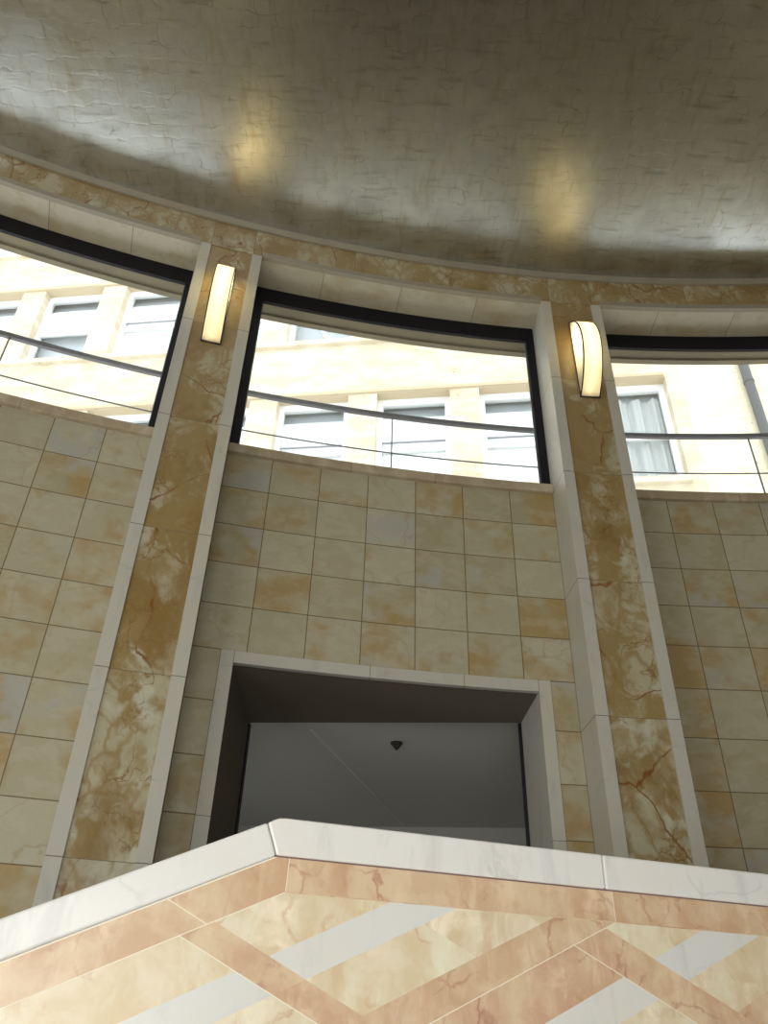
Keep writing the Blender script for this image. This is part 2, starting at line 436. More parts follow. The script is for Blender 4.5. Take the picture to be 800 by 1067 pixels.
# frieze, fascia, head soffits
T0, T1 = -27.3, 9.70
fj = []
for a, b in PIL_OUT[:1]+[PIL[0], PIL[1]]+PIL_OUT[1:]:
    fj += [a+.3, b-.3]
fj = sorted(fj); full = [T0]
for a, b in zip(fj, fj[1:]):
    if a > full[-1]+.1: full.append(a)
    if b-a > 4:
        n = 3; full += [a+(b-a)*q/n for q in range(1, n)]
full += [fj[-1], T1]
full = sorted(set(round(x, 3) for x in full))
fr = arc_grid(full, [4.603, 4.862], R0+.002, .003, lambda i, j: 0, name='trim_1', mats=[M['gold'], M['joint']], thick=.10, edge_gap=False)
for a in fr.data.attributes['rnd'].data: a.color = (a.color[0], a.color[1], .38, 1)
tag(fr, 'curved golden marble frieze running above the three windows', 'frieze', 'structure')
bm = bmesh.new(); arc_box(bm, T0, T1, R0-.012, R0+.2, 4.862, 4.925, .4)
tag(link('trim_2', bm, M['fascia']), 'thin grey marble fascia where the frieze meets the silver ceiling', 'trim', 'structure')
names = ['left', 'middle', 'right']
SJ = [[-25.31, -22.95, -20.37, -17.82, -15.655], [-13.667, -11.55, -8.88, -6.22, -4.015], [-1.947, .16, 2.80, 5.45, 7.64]]
for k, (a, b) in enumerate(BAYS):
    bm = bmesh.new(); arc_box(bm, a, b, R0-.006, R0+.03, 4.598, 4.640, .4)
    tag(link('trim_%d' % (3+k), bm, M['fascia']), 'grey lower edge of the frieze over the %s window' % names[k], 'trim', 'structure')
    # soffit: grid over radius instead of height
    def surf(t, r): return cp(r, t, 4.60)
    o = arc_grid(SJ[k], [R0, RW+.02], RT, .004, lambda i, j: 0, name='trim_%d' % (6+k), mats=[M['soffit'], M['joint']], surf=surf, edge_gap=False, thick=.03)
    for p in o.data.polygons: pass
    o.modifiers['solid'].offset = 0
    o.location.z += .016
    tag(o, 'cream marble soffit slabs above the %s window' % names[k], 'soffit', 'structure')

# windows: black frame, one big pane, stone sill
def win(k, a, b):
    root = empty('window_%d' % (k+1), cp(RW, (a+b)/2, 3.1)); tag(root, 'wide curved %s window in a black metal frame' % names[k], 'window', 'structure')
    w = .27
    def bar(t0, t1, h0, h1, name='frame_bar', ra=RW-.012, rb=RW+.014):
        bm = bmesh.new(); arc_box(bm, t0, t1, ra, rb, h0, h1, .4); return link(name, bm, M['black'], root)
    bar(a, b, 4.462, 4.60, 'head_bar'); bar(a, b, 3.04, 3.09, 'bottom_bar')
    bar(a, a+w, 3.09, 4.462, 'side_bar'); bar(b-w, b, 3.09, 4.462, 'side_bar')
    # thin grey glazing beads
    bm = bmesh.new(); arc_box(bm, a+w, b-w, RW+.000, RW+.006, 3.09, 4.462, .4); g = link('glass_pane', bm, M['glass'], root)
    for t in (a+w, b-w-.035):
        bm = bmesh.new(); arc_box(bm, t, t+.03, RW+.0065, RW+.016, 3.09, 4.462); link('glazing_bead', bm, M['rail'], root)
    s = arc_grid([a, a+(b-a)*.37, a+(b-a)*.63, b], [3.033, 3.098], RT-.03, .003, lambda i, j: 0, name='sill', mats=[M['sill'], M['joint']], parent=root, edge_gap=False, thick=.17)
    bevel(s, .004)
for k, (a, b) in enumerate(BAYS): win(k, a, b)

# outer stone lintel and reveals beyond the glass
for k, (a, b) in enumerate(BAYS):
    bm = bmesh.new()
    n = 24; rings = []
    prof = [(RW+.036, 4.60), (RW+.036, 4.655), (12.555, 4.655), (12.555, 4.640), (12.60, 4.640), (12.60, 5.05), (12.315, 5.05)]
    prof = [(12.30, 4.66), (12.555, 4.66), (12.555, 4.640), (12.60, 4.640), (12.60, 5.05), (12.30, 5.05)]
    for i in range(n+1):
        t = a-.6+(b-a+1.2)*i/n; rings.append([bm.verts.new(cp(r, t, h)) for r, h in prof])
    for p, q in zip(rings, rings[1:]):
        for j in range(len(prof)): bm.faces.new((p[j], p[(j+1)%len(prof)], q[(j+1)%len(prof)], q[j]))
    bm.faces.new(rings[0]); bm.faces.new(rings[-1])
    tag(link('lintel', bm, M['rough_stone']), 'weathered stone lintel outside the %s window' % names[k], 'lintel', 'structure')
for a, b in PIL+PIL_OUT:          # outer wall piers behind the pilasters
    bm = bmesh.new(); arc_box(bm, a+.14, b-.14, 12.32, 12.58, 3.0, 4.655, .4)
    tag(link('outer_pier', bm, M['rough_stone']), 'stone pier outside the wall behind a pilaster', 'pier', 'structure', 'outer stone piers')

# ------------------------------------------------------------------ doorway with deep reveal
NB = Vector((.09012, .99593, 0)); DB = Vector((.99593, -.09012, 0))
BL, BR = Vector((-.7755, 4.6670)), Vector((.8476, 4.5201))
door = empty('door_1', cp(RT, -8.8, -EYE+.0)); tag(door, 'dark doorway opening with a pale marble surround', 'doorway', 'structure')
for t0, t1 in ((D_OUT[0], D_IN[0]), (D_IN[1], D_OUT[1])):
    s = arc_grid([t0, t1], [-1.6, -.2, .93, D_SOF], RT-.004, .003, lambda i, j: 0, name='architrave', mats=[M['strip'], M['joint']], parent=door, thick=.04, edge_gap=False)
arc_grid([D_OUT[0], D_IN[0], -9.3, -6.9, D_IN[1], D_OUT[1]], [D_SOF, D_TOP], RT-.004, .003, lambda i, j: 0, name='architrave_head', mats=[M['strip'], M['joint']], parent=door, thick=.04, edge_gap=False)
def slab(name, pts, off, mat, parent):   # a quad strip given as lists of front and back points, thickened along off
    bm = bmesh.new(); f, b = pts
    A = [bm.verts.new(p) for p in f]; B = [bm.verts.new(p) for p in b]
    A2 = [bm.verts.new(p+off) for p in f]; B2 = [bm.verts.new(p+off) for p in b]
    for i in range(len(f)-1):
        bm.faces.new((A[i], A[i+1], B[i+1], B[i])); bm.faces.new((A2[i], B2[i], B2[i+1], A2[i+1]))
        bm.faces.new((A[i], A2[i], A2[i+1], A[i+1])); bm.faces.new((B[i], B[i+1], B2[i+1], B2[i]))
    bm.faces.new((A[0], B[0], B2[0], A2[0])); bm.faces.new((A[-1], A2[-1], B2[-1], B[-1]))
    return link(name, bm, mat, parent)
n = 18
front = [cp(RT+.03, D_IN[0]+(D_IN[1]-D_IN[0])*i/n, D_SOF) for i in range(n+1)]
back = [cam(BL.x+(BR.x-BL.x)*i/n, BL.y+(BR.y-BL.y)*i/n, D_SOF) for i in range(n+1)]
slab('threshold', ([p+Vector((0,0,-.452-D_SOF))+(Vector((-p.x,-p.y,0)).normalized()*.07) for p in front], [p+NB*.10+Vector((0,0,-.452-D_SOF)) for p in back]), Vector((0,0,-.10)), M['floor'], door)
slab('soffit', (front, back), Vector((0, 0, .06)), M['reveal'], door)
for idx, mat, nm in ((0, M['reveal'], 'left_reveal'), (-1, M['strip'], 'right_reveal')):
    f, b = front[idx], back[idx]
    lo = Vector((0, 0, -(D_SOF+1.6)))
    off = (f-back[idx]).cross(Vector((0,0,1))).normalized()*.06
    if (off.x > 0) == (idx == 0): off = -off
    r = slab(nm, ([f, f+lo], [b, b+lo]), off, mat, door)
    r['label'] = 'left reveal with its shade painted dark' if idx == 0 else 'pale marble right reveal'
for p, sgn in ((BL, 1), (BR, -1)):
    bm = bmesh.new()
    q0 = Vector((p.x, p.y, 0)); q1 = q0+DB*sgn*(.008 if sgn > 0 else .018); e = NB*.04
    z0, z1 = -1.6, D_SOF-.002
    c = [q0, q1, q1+e, q0+e]
    hexa(bm, [cam(v.x, v.y, z0) for v in c]+[cam(v.x, v.y, z1) for v in c])
    link('frame_post', bm, M['black'], door)

# the room behind the doorway
def cbox(bm, s0, s1, y0, y1, h0, h1):    # box in the doorway's back-plane axes
    c = []
    for h in (h0, h1):
        for s, y in ((s0,y0),(s1,y0),(s1,y1),(s0,y1)):
            v = DB*s+NB*y; c.append(cam(v.x, v.y, h))
    hexa(bm, c)
YB = 4.5781
bm = bmesh.new(); cbox(bm, -2.6, 2.4, YB+.005, 7.6, 1.80, 1.92)
tag(link('ceiling_corridor', bm, M['plaster']), 'grey plaster ceiling of the dim room seen through the doorway', 'ceiling', 'structure')
bm = bmesh.new(); cbox(bm, -2.6, 2.4, 7.50, 7.62, -.6, 1.80)
tag(link('wall_corridor', bm, M['plaster']), 'dim far wall of the room behind the doorway', 'wall', 'structure')
bm = bmesh.new(); cbox(bm, -2.72, -2.6, YB+.005, 7.6, -.6, 1.80)
tag(link('wall_corridor_left', bm, M['plaster']), 'left side wall of the room behind the doorway', 'wall', 'structure')
bm = bmesh.new(); cbox(bm, 2.4, 2.52, YB+.005, 7.6, -.6, 1.80)
tag(link('wall_corridor_right', bm, M['plaster']), 'right side wall of the room behind the doorway', 'wall', 'structure')
bm = bmesh.new(); cbox(bm, -2.7, 2.5, YB+.06, 7.6, -.60, -.46)
tag(link('floor_corridor', bm, M['floor']), 'floor of the dim room behind the doorway', 'floor', 'structure')
for s0, s1, nm in ((-2.7, -1.21, 'left'), (.455, 2.5, 'right')):
    bm = bmesh.new(); cbox(bm, s0, s1, YB+.07, YB+.16, -.6, 1.92)
    tag(link('wall_corridor_near_'+nm, bm, M['plaster']), 'inner face of the wall on the %s of the doorway' % nm, 'wall', 'structure')
a3, b3 = Vector((-.43, 5.05)), Vector((.268, 7.42))
dv = (b3-a3).normalized(); nv = Vector((dv.y, -dv.x))*.006
bm = bmesh.new()
cc = [a3-nv, a3+nv, b3+nv, b3-nv]
hexa(bm, [cam(v.x, v.y, 1.7945) for v in cc]+[cam(v.x, v.y, 1.80) for v in cc])
tag(link('trim_9', bm, plain('pale ceiling joint', (.82,.82,.8), .8)), 'thin pale joint line across the grey corridor ceiling', 'trim', 'structure')
ld = bpy.data.lights.new('corridor_fill', 'AREA'); ld.size = 1.2; ld.energy = 3.2; ld.color = (.97, 1., 1.)  # unseen area lamp added to brighten the corridor ceiling
lo_ = bpy.data.objects.new('corridor_fill', ld); COL.objects.link(lo_)
lo_.location = cam(*(DB*-2.5+NB*6.0).xy, .45); lo_.rotation_euler = (0, rad(-100), 0)
fx = empty('ceiling_fixture', cam(.1343, 5.25, 1.80)); tag(fx, 'small dark fixture on the grey ceiling seen through the doorway', 'ceiling fixture')
bm = bmesh.new(); bmesh.ops.create_cone(bm, cap_ends=True, segments=24, radius1=.040, radius2=.040, depth=.010, matrix=Matrix.Translation(cam(.1343, 5.25, 1.794)))
link('base_plate', bm, M['lamp_box'], fx)
bm = bmesh.new(); bmesh.ops.create_cone(bm, cap_ends=True, segments=24, radius1=.008, radius2=.036, depth=.038, matrix=Matrix.Translation(cam(.1343, 5.25, 1.769)))
link('cone', bm, M['lamp_box'], fx)

# ------------------------------------------------------------------ wall sconces
def sconce(t0, t1, label):
    h0, h1, sag = 3.682, 4.392, .188
    H = (h1-h0)/2; hm = (h0+h1)/2
    Rc = (H*H+sag*sag)/(2*sag); A = math.asin(H/Rc)
    N = 22
    arc = [(Rc*math.cos(-A+2*A*i/N)-(Rc-sag), hm+Rc*math.sin(-A+2*A*i/N)) for i in range(N+1)]   # (out, h)
    rb = R0+.006
    root = empty('wall_sconce', cp(rb, (t0+t1)/2, hm)); tag(root, label, 'wall lamp', group='bow-fronted wall sconces')
    P = lambda t, o, h: cp(rb-max(o, 0), t, h)
    g = .0009*180/math.pi/12*3
    # front: one curved opal sheet
    bm = bmesh.new()
    lo = [bm.verts.new(P(t0+.012, o, h)) for o, h in arc]; hi = [bm.verts.new(P(t1-.012, o, h)) for o, h in arc]
    for i in range(N): bm.faces.new((lo[i], hi[i], hi[i+1], lo[i+1]))
    s = link('curved_shade', bm, M['shade'], root, smooth=True); s['label'] = 'glowing opal front'
    m = s.modifiers.new('solid', 'SOLIDIFY'); m.thickness = .003; m.offset = 0
    for t in (t0+.012, t1-.012):
        bm = bmesh.new()
        bm.faces.new([bm.verts.new(P(t, o*.985, hm+(h-hm)*.985)) for o, h in arc])
        q = link('side_panel', bm, M['shade_side'], root); q['label'] = 'glowing opal side'
        # dark edging along the bow and down the wall side
        bm = bmesh.new(); w = .0045; dt = .028
        ta, tb = (t-.022, t+.010) if t < (t0+t1)/2 else (t-.010, t+.022)
        path = arc+[(0, arc[-1][1])]
        ins = [(o-w*math.cos(-A+2*A*i/N), h-w*math.sin(-A+2*A*i/N)) for i, (o, h) in enumerate(arc)]
        outs = [(o+w*math.cos(-A+2*A*i/N), h+w*math.sin(-A+2*A*i/N)) for i, (o, h) in enumerate(arc)]
        rings = [[bm.verts.new(P(x, *p)) for x, p in ((ta, ins[i]), (tb, ins[i]), (tb, outs[i]), (ta, outs[i]))] for i in range(N+1)]
        for p, r in zip(rings, rings[1:]):
            for j in range(4): bm.faces.new((p[j], p[(j+1)%4], r[(j+1)%4], r[j]))
        bm.faces.new(rings[0]); bm.faces.new(rings[-1])
        e = link('edge_band', bm, M['frame_lamp'], root); e['label'] = 'dark bronze edging'
    bm = bmesh.new(); arc_box(bm, t0-.012, t1+.012, rb-.004, rb+.004, h0-.006, h1+.004); link('back_plate', bm, M['frame_lamp'], root)
    for hh, e, oo in ((4.20, 1.0, .09), (4.08, 1.0, .12), (3.95, .22, .10)):
        ld = bpy.data.lights.new('sconce_bulb', 'POINT'); ld.energy = LAMP*e; ld.color = (1., .92, .70); ld.shadow_soft_size = .03
        lo_ = bpy.data.objects.new('sconce_bulb', ld); COL.objects.link(lo_); lo_.parent = root
        lo_.location = cp(rb-oo, (t0+t1)/2, hh)-root.location
LAMP = 14.
sconce(-14.985, -14.405, 'glowing bow-shaped wall lamp on the left pilaster, seen nearly face-on')
sconce(-3.135, -2.520, 'glowing bow-shaped wall lamp on the right pilaster, its left side showing')

# ------------------------------------------------------------------ inlaid stair balustrade
ND = Vector((-.31777, .94817, 0)); DD = Vector((.94817, .31777, 0)); BY = 2.0
def bp(s, h, y=0.): v = ND*(BY+y)+DD*s; return cam(v.x, v.y, h)
K = .462
SL, SR = -3.3, 3.9
root = empty('stair_balustrade', bp(.43, -EYE)); tag(root, 'solid stair balustrade inlaid with pink, cream and white marble under a white coping', 'balustrade')
def hk(kx, kh, s): return kh if s >= kx else kh-K*(kx-s)
kc, kb, kp = (.430, .501), (.430, .4135), (.458, .3355)   # kinks: top of coping, bottom of coping, bottom of border
# panel: one sheet cut along the inlay lines, then thickened
bm = bmesh.new()
def hl(s): return -1.6
outline = [(SL, max(hk(*kb, SL), -1.59)), kb, (SR, kb[1]), (SR, -1.6), (SL, -1.6)]
bm.faces.new([bm.verts.new((s, 0, h)) for s, h in outline])
def cut(a, b, c):                 # line a*s + b*h = c in the (s,h) plane
    n = Vector((a, 0, b)); n.normalize()
    L = math.hypot(a, b)
    bmesh.ops.bisect_plane(bm, geom=bm.verts[:]+bm.edges[:]+bm.faces[:], plane_co=n*(c/L), plane_no=n)
ULINES = [.002, -.08, -.207, -.291, -.417, -.506]
VLINES = [.335, .402, .838, .930, .667]
PU = .425; PV = .515
ul = sorted(set(round(u-PU*k, 4) for u in (.002, -.08, -.207, -.291) for k in (0,)) | {-.417, -.506})
jw = .0011
for u in ULINES+[-.634, -.718]:
    for e in ((-jw, jw) if u in (-.291,) else (0,)): cut(-K, 1, u+e)
for v in [.335, .402, .838, .930, .667, -.17, -.105, 1.335, 1.425]:
    for e in ((-jw, jw) if v in (.838, .335) else (0,)): cut(K, 1, v+e)
cut(0, 1, kp[1]-jw); cut(0, 1, kp[1]+jw)
bo = kp[1]-K*kp[0]                # slanted border line h = bo + K s
cut(-K, 1, bo-jw); cut(-K, 1, bo+jw)
for a, b, c in ((1, -.035, .458-.035*.335),): cut(a, b, c-jw*.8); cut(a, b, c+jw*.8)
for sx in (1.3555,): cut(1, 0, sx-jw*.8); cut(1, 0, sx+jw*.8)
vj = .257+K*.283
cut(K, 1, vj-jw); cut(K, 1, vj+jw)
cut(0, 1, kb[1]-.0035)
co = kb[1]-K*kb[0]
cut(-K, 1, co-.0038)
bm.verts.ensure_lookup_table()
rl = bm.faces.layers.float_color.new('rnd')
PM = [M['pink'], M['rose'], M['cream'], M['white'], M['light_joint'], M['shadow_gap']]
pr = {}
for f in bm.faces:
    c = f.calc_center_median(); s, h = c.x, c.z
    u, v = h-K*s, h+K*s
    bor = h > hk(*kp, s)+jw
    key = None
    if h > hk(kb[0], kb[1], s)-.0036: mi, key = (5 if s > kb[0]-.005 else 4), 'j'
    elif abs(h-kp[1]) < jw and s > kp[0]-.01: mi, key = 1, 'jb'
    elif abs(u-bo) < jw and s < kp[0]+.01: mi, key = 4, 'j'
    elif bor:
        sj = s-.035*h
        if abs(sj-(.458-.035*.335)) < jw: mi, key = 4, 'j'
        elif abs(s-1.3555) < jw*.8: mi, key = 4, 'j'
        elif abs(v-vj) < jw and s < .4: mi, key = 4, 'j'
        elif s < .45: mi, key = 0, ('b', v > vj)
        else: mi, key = (0, ('c', s > 1.3555))
    else:
        p2 = -.291 < u < -.207 and v > .402
        if abs(u+.291) < jw and v > .402: mi, key = 4, 'j'
        elif abs(v-.838) < jw and u < -.291: mi, key = 4, 'j'
        elif p2: mi, key = 0, 'p2'
        elif .335 < v < .402 and abs(v-.335) > jw: mi, key = 1, ('p1', u > -.08)
        elif abs(v-.335) < jw: mi, key = 4, 'j'
        elif .838 < v < .930 and u < -.291: mi, key = 1, 'p3'
        elif -.17 < v < -.105 or 1.335 < v < 1.425: mi, key = 0, 'p4'
        else:
            zone = 0 if v < .335 else 1 if v < .667 else 2 if v < .838 else 3
            if -.08 < u < .002: mi, key = 3, ('w', zone < 1)
            elif u > .002: mi, key = 2, ('x', zone > 0)
            elif -.207 < u < -.08: mi, key = 2, ('y', zone)
            elif -.417 < u < -.291: mi, key = (1 if zone < 3 else 2), ('z', zone > 2)
            elif -.506 < u < -.417: mi, key = 3, ('q', zone > 2)
            elif -.634 < u < -.506: mi, key = 2, ('r', zone > 2)
            elif -.718 < u < -.634: mi, key = 0, ('s', zone > 2)
            else: mi, key = 2, ('t', zone)
    f.material_index = mi
    if key not in pr: pr[key] = (random.random(), random.random(), random.random(), 1)
    f[rl] = pr[key]
for v in bm.verts: v.co = bp(v.co.x, v.co.z, .004)-Vector((0,0,0))
for f in bm.faces:
    f.normal_update()
nd = -ND
for f in bm.faces:
    if f.normal.dot(nd) < 0: f.normal_flip()
pan = link('inlaid_panel', bm, PM, root, recalc=False)
m = pan.modifiers.new('solid', 'SOLIDIFY'); m.thickness = .16; m.offset = -1
pan['label'] = 'pink, cream and pale grey marble in a diagonal lattice'
# coping: three slabs
def coping(pts, label):           # front outline in (s,h)
    bm = bmesh.new()
    A = [bm.verts.new(bp(s, h, -.001)) for s, h in pts]; B = [bm.verts.new(bp(s, h, .195)) for s, h in pts]
    bm.faces.new(A); bm.faces.new(B[::-1])
    for i in range(len(pts)):
        j = (i+1) % len(pts); bm.faces.new((A[i], B[i], B[j], A[j]))
    o = link('coping', bm, M['coping'], root); random_attr(o, lambda p, r=(random.random(), random.random(), random.random(), 1): r)
    o['label'] = label
    return bevel(o, .006, 3)
g = .0009
mt, mb = (.398, .4855), (.4275, .4125)
coping([(SL, hk(*kc, SL)), (mt[0]-g, mt[1]), (mb[0]-g, mb[1]), (SL, hk(*kb, SL))], 'white marble coping sloping down to the left')
coping([(mt[0]+g, mt[1]), (.415, .4945), (.428, .4995), (.445, .501), (1.336-g, .501), (1.334-g, kb[1]), (kb[0]+.004, kb[1]), (mb[0]+g, mb[1]-.0008)], 'level white marble coping right of the bend')
coping([(1.336+g, .501), (SR, .501), (SR, kb[1]), (1.334+g, kb[1])], 'level white marble coping at the right end')

# landing and stairs behind the balustrade
def bbox(bm, s0, s1, y0, y1, h0, h1):
    c = []
    for h in (h0, h1):
        for s, y in ((s0,y0),(s1,y0),(s1,y1),(s0,y1)): c.append(bp(s, h, y))
    hexa(bm, c)
bm = bmesh.new()
lv = [(.45, .21), (3.6, .21)]
top = [bp(.46, -.45, .21), bp(3.3, -.45, .21), cp(RT-.03, 2.0, -.45), cp(RT-.03, -2.0, -.45), cp(RT-.03, -5.0, -.45), cp(RT-.03, -9.0, -.45), cp(RT-.03, -13.0, -.45)]
tv = [bm.verts.new(p) for p in top]; bv = [bm.verts.new((p.x, p.y, 0.)) for p in top]
bm.faces.new(tv); bm.faces.new(bv[::-1])
for i in range(len(top)): j = (i+1) % len(top); bm.faces.new((tv[i], bv[i], bv[j], tv[j]))
tag(link('floor_landing', bm, M['landing']), 'stair landing floor behind the level part of the balustrade', 'floor', 'structure')
bm = bmesh.new()
st = []
N = 6; run = .165/K
h = -.45; s = .44
prof = [(s, -1.6), (s, h)]
for i in range(N):
    prof.append((s-run*i, h-.165*(i+1))) if False else None
prof = [(.44, -1.598)]
for i in range(N):
    prof += [(.44-run*i, -.45-.165*(i+1)), (.44-run*(i+1), -.45-.165*(i+1))]
prof.append((.44-run*N, -1.598))
pp = []
for q in prof:
    if not pp or (abs(q[0]-pp[-1][0])+abs(q[1]-pp[-1][1])) > 1e-6: pp.append(q)
A = [bm.verts.new(bp(s, h, .21)) for s, h in pp]; B = [bm.verts.new(bp(s, h, 1.35)) for s, h in pp]
bm.faces.new(A); bm.faces.new(B[::-1])
for i in range(len(pp)): j = (i+1) % len(pp); bm.faces.new((A[i], A[j], B[j], B[i]))
tag(link('stairs', bm, M['landing']), 'marble steps rising behind the sloping part of the balustrade', 'stairs', 'structure')

# ------------------------------------------------------------------ shell of the hall
XL, XR, YR = -7.7, 4.9, 6.2
ta, tb = math.degrees(math.asin(XL/12.3)), math.degrees(math.asin(XR/12.3))
def footprint(R, z):
    pts = [Vector((XR, YR, z)), Vector((XR, R*math.cos(math.asin(XR/R)), z))]
    a0, a1 = math.asin(XR/R), math.asin(XL/R)
    for i in range(1, 40): a = a0+(a1-a0)*i/40; pts.append(Vector((R*math.sin(a), R*math.cos(a), z)))
    pts += [Vector((XL, R*math.cos(a1), z)), Vector((XL, YR, z))]
    return pts
def prism(name, R, z0, z1, mat, label, cat):
    bm = bmesh.new()
    lo = [bm.verts.new(p) for p in footprint(R, z0)]; hi = [bm.verts.new(p) for p in footprint(R, z1)]
    bm.faces.new(lo); bm.faces.new(hi[::-1])
    for i in range(len(lo)): j = (i+1) % len(lo); bm.faces.new((lo[i], lo[j], hi[j], hi[i]))
    return tag(link(name, bm, mat), label, cat, 'structure')
prism('floor', 12.35, -.15, 0, M['floor'], 'beige marble floor of the round hall', 'floor')
prism('ceiling', 12.62, EYE+4.925, EYE+5.12, M['leaf'], 'glossy tarnished silver leaf ceiling with blurred reflections', 'ceiling')
for nm, a, b in (('wall_far_left', ta-.3, -27.3), ('wall_far_right', 9.70, tb+.3)):
    bm = bmesh.new(); arc_box(bm, a, b, RT, RT+.15, -1.6, 4.925, .6)
    tag(link(nm, bm, M['plainwall']), 'plain curved wall beyond the %s edge of the photo' % nm.split('_')[-1], 'wall', 'structure')
YE = 12.35*math.cos(math.asin(XL/12.35))
LY, LZ = (6.6, 9.1), (.5, 3.1)
ys = [YR-.1, LY[0], LY[1], YE]; zs = [0, LZ[0], LZ[1], EYE+4.925]
bm = bmesh.new(); V = {}
for i in range(4):
    for j in range(4): V[i, j] = bm.verts.new((XL, ys[i], zs[j]))
for i in range(3):
    for j in range(3):
        if not (i == 1 and j == 1): bm.faces.new((V[i,j], V[i+1,j], V[i+1,j+1], V[i,j+1]))
wl = link('wall_side_left', bm, M['plainwall'])
m = wl.modifiers.new('solid', 'SOLIDIFY'); m.thickness = .16; m.offset = 0
tag(wl, 'unseen cream side wall left of the camera, its window added for light', 'wall', 'structure')
bm = bmesh.new(); box(bm, (XR, YR-.1, 0), (XR+.15, 12.35*math.cos(math.asin(XR/12.35)), EYE+4.925))
tag(link('wall_side_right', bm, M['darkwall']), 'unseen side wall right of the camera, darkened to cut bounce light', 'wall', 'structure')
# unseen wall behind the camera, its three windows added for light
WX = [(-6.9, -4.3), (-3.2, -.6), (.6, 3.2)]; WZ = (.3, 2.6)
xs = [XL]+[x for w in WX for x in w]+[XR]; zs = [0, WZ[0], WZ[1], EYE+4.925]
bm = bmesh.new(); V = {}
for i in range(len(xs)):
    for j in range(4): V[i, j] = bm.verts.new((xs[i], YR, zs[j]))
for i in range(len(xs)-1):
    for j in range(3):
        if i % 2 == 1 and j == 1: continue
        bm.faces.new((V[i,j], V[i+1,j], V[i+1,j+1], V[i,j+1]))
wb = link('wall_back', bm, M['plainwall'])
m = wb.modifiers.new('solid', 'SOLIDIFY'); m.thickness = .2; m.offset = 0
tag(wb, 'unseen cream wall behind the camera with three windows added for light', 'wall', 'structure')
def ring(bm, P, o, i, d0, d1):    # rectangular ring frame: o/i = (s0,h0,s1,h1), P maps (s,h,depth)
    vs = []
    for d in (d0, d1):
        for r in (o, i): vs.append([bm.verts.new(P(s, h, d)) for s, h in ((r[0],r[1]),(r[2],r[1]),(r[2],r[3]),(r[0],r[3]))])
    fo, fi, bo_, bi = vs
    for k in range(4):
        j = (k+1) % 4
        bm.faces.new((fo[k], fo[j], fi[j], fi[k])); bm.faces.new((bo_[k], bi[k], bi[j], bo_[j]))
        bm.faces.new((fo[k], bo_[k], bo_[j], fo[j])); bm.faces.new((fi[k], fi[j], bi[j], bi[k]))
SIDE = 105.
REAR_FILL = 66.  # strength of the lamps added at the rear windows
for q, (a, b) in enumerate(WX):
    r = empty('window_%d' % (4+q), (a, YR, WZ[0])); tag(r, 'unseen window added behind the camera for light, %s of three' % ('left', 'middle', 'right')[q], 'window', 'structure')
    bm = bmesh.new(); ring(bm, lambda s, h, d: Vector((s, YR+d, h)), (a, WZ[0], b, WZ[1]), (a+.07, WZ[0]+.07, b-.07, WZ[1]-.07), -.05, .05); link('frame', bm, M['black'], r)
    bm = bmesh.new(); box(bm, (a+.07, YR-.005, WZ[0]+.07), (b-.07, YR+.005, WZ[1]-.07)); link('glass_pane', bm, M['tinted'], r)
    ld = bpy.data.lights.new('window_daylight', 'AREA'); ld.shape = 'RECTANGLE'; ld.size = b-a-.2; ld.size_y = WZ[1]-WZ[0]-.2  # area lamp added inside the pane to brighten balustrade and wall
    ld.energy = REAR_FILL*(1.35, 1.5, .3)[q]; ld.color = (1., 1., .96)
    lo_ = bpy.data.objects.new('window_daylight', ld); COL.objects.link(lo_)
    lo_.location = ((a+b)/2, YR+.12, (WZ[0]+WZ[1])/2); lo_.rotation_euler = (rad(90), 0, 0)   # faces +Y

r = empty('window_6', (XL, LY[0], LZ[0])); tag(r, 'unseen side window added for light from the left', 'window', 'structure')
bm = bmesh.new(); ring(bm, lambda s, h, d: Vector((XL+d, s, h)), (LY[0], LZ[0], LY[1], LZ[1]), (LY[0]+.08, LZ[0]+.08, LY[1]-.08, LZ[1]-.08), -.05, .05); link('frame', bm, M['black'], r)
bm = bmesh.new(); box(bm, (XL-.005, LY[0]+.08, LZ[0]+.08), (XL+.005, LY[1]-.08, LZ[1]-.08)); link('glass_pane', bm, M['tinted'], r)
ld = bpy.data.lights.new('window_daylight', 'AREA'); ld.shape = 'RECTANGLE'; ld.size = LZ[1]-LZ[0]-.2; ld.size_y = LY[1]-LY[0]-.2  # area lamp added inside the pane for grazing light from the left
ld.energy = SIDE; ld.color = (1., 1., .96)
lo_ = bpy.data.objects.new('window_daylight', ld); COL.objects.link(lo_)
lo_.location = (XL+.12, (LY[0]+LY[1])/2, (LZ[0]+LZ[1])/2); lo_.rotation_euler = (0, rad(-90), 0)

# ------------------------------------------------------------------ terrace and railing outside
bm = bmesh.new(); arc_box(bm, T0-3, T1+3, 12.36, 13.2, 2.78, 2.98, .6)
tag(link('terrace', bm, M['rough_stone']), 'narrow stone terrace outside the windows', 'terrace', 'structure')
rail = empty('terrace_railing', cp(13, -8.36, 2.98)); tag(rail, 'thin grey curved steel railing outside the windows', 'railing')
bm = bmesh.new(); arc_box(bm, T0-2, T1+2, 12.985, 13.015, 4.217, 4.255, .4); link('handrail', bm, M['rail'], rail)
bm = bmesh.new(); arc_box(bm, T0-2, T1+2, 12.996, 13.004, 3.856, 3.864, .4); link('lower_wire', bm, M['rail'], rail)
for t in (-20.97, -8.36, 4.25):
    bm = bmesh.new(); arc_box(bm, t-.018, t+.018, 12.992, 13.006, 2.98, 4.215); link('post', bm, M['rail'], rail)

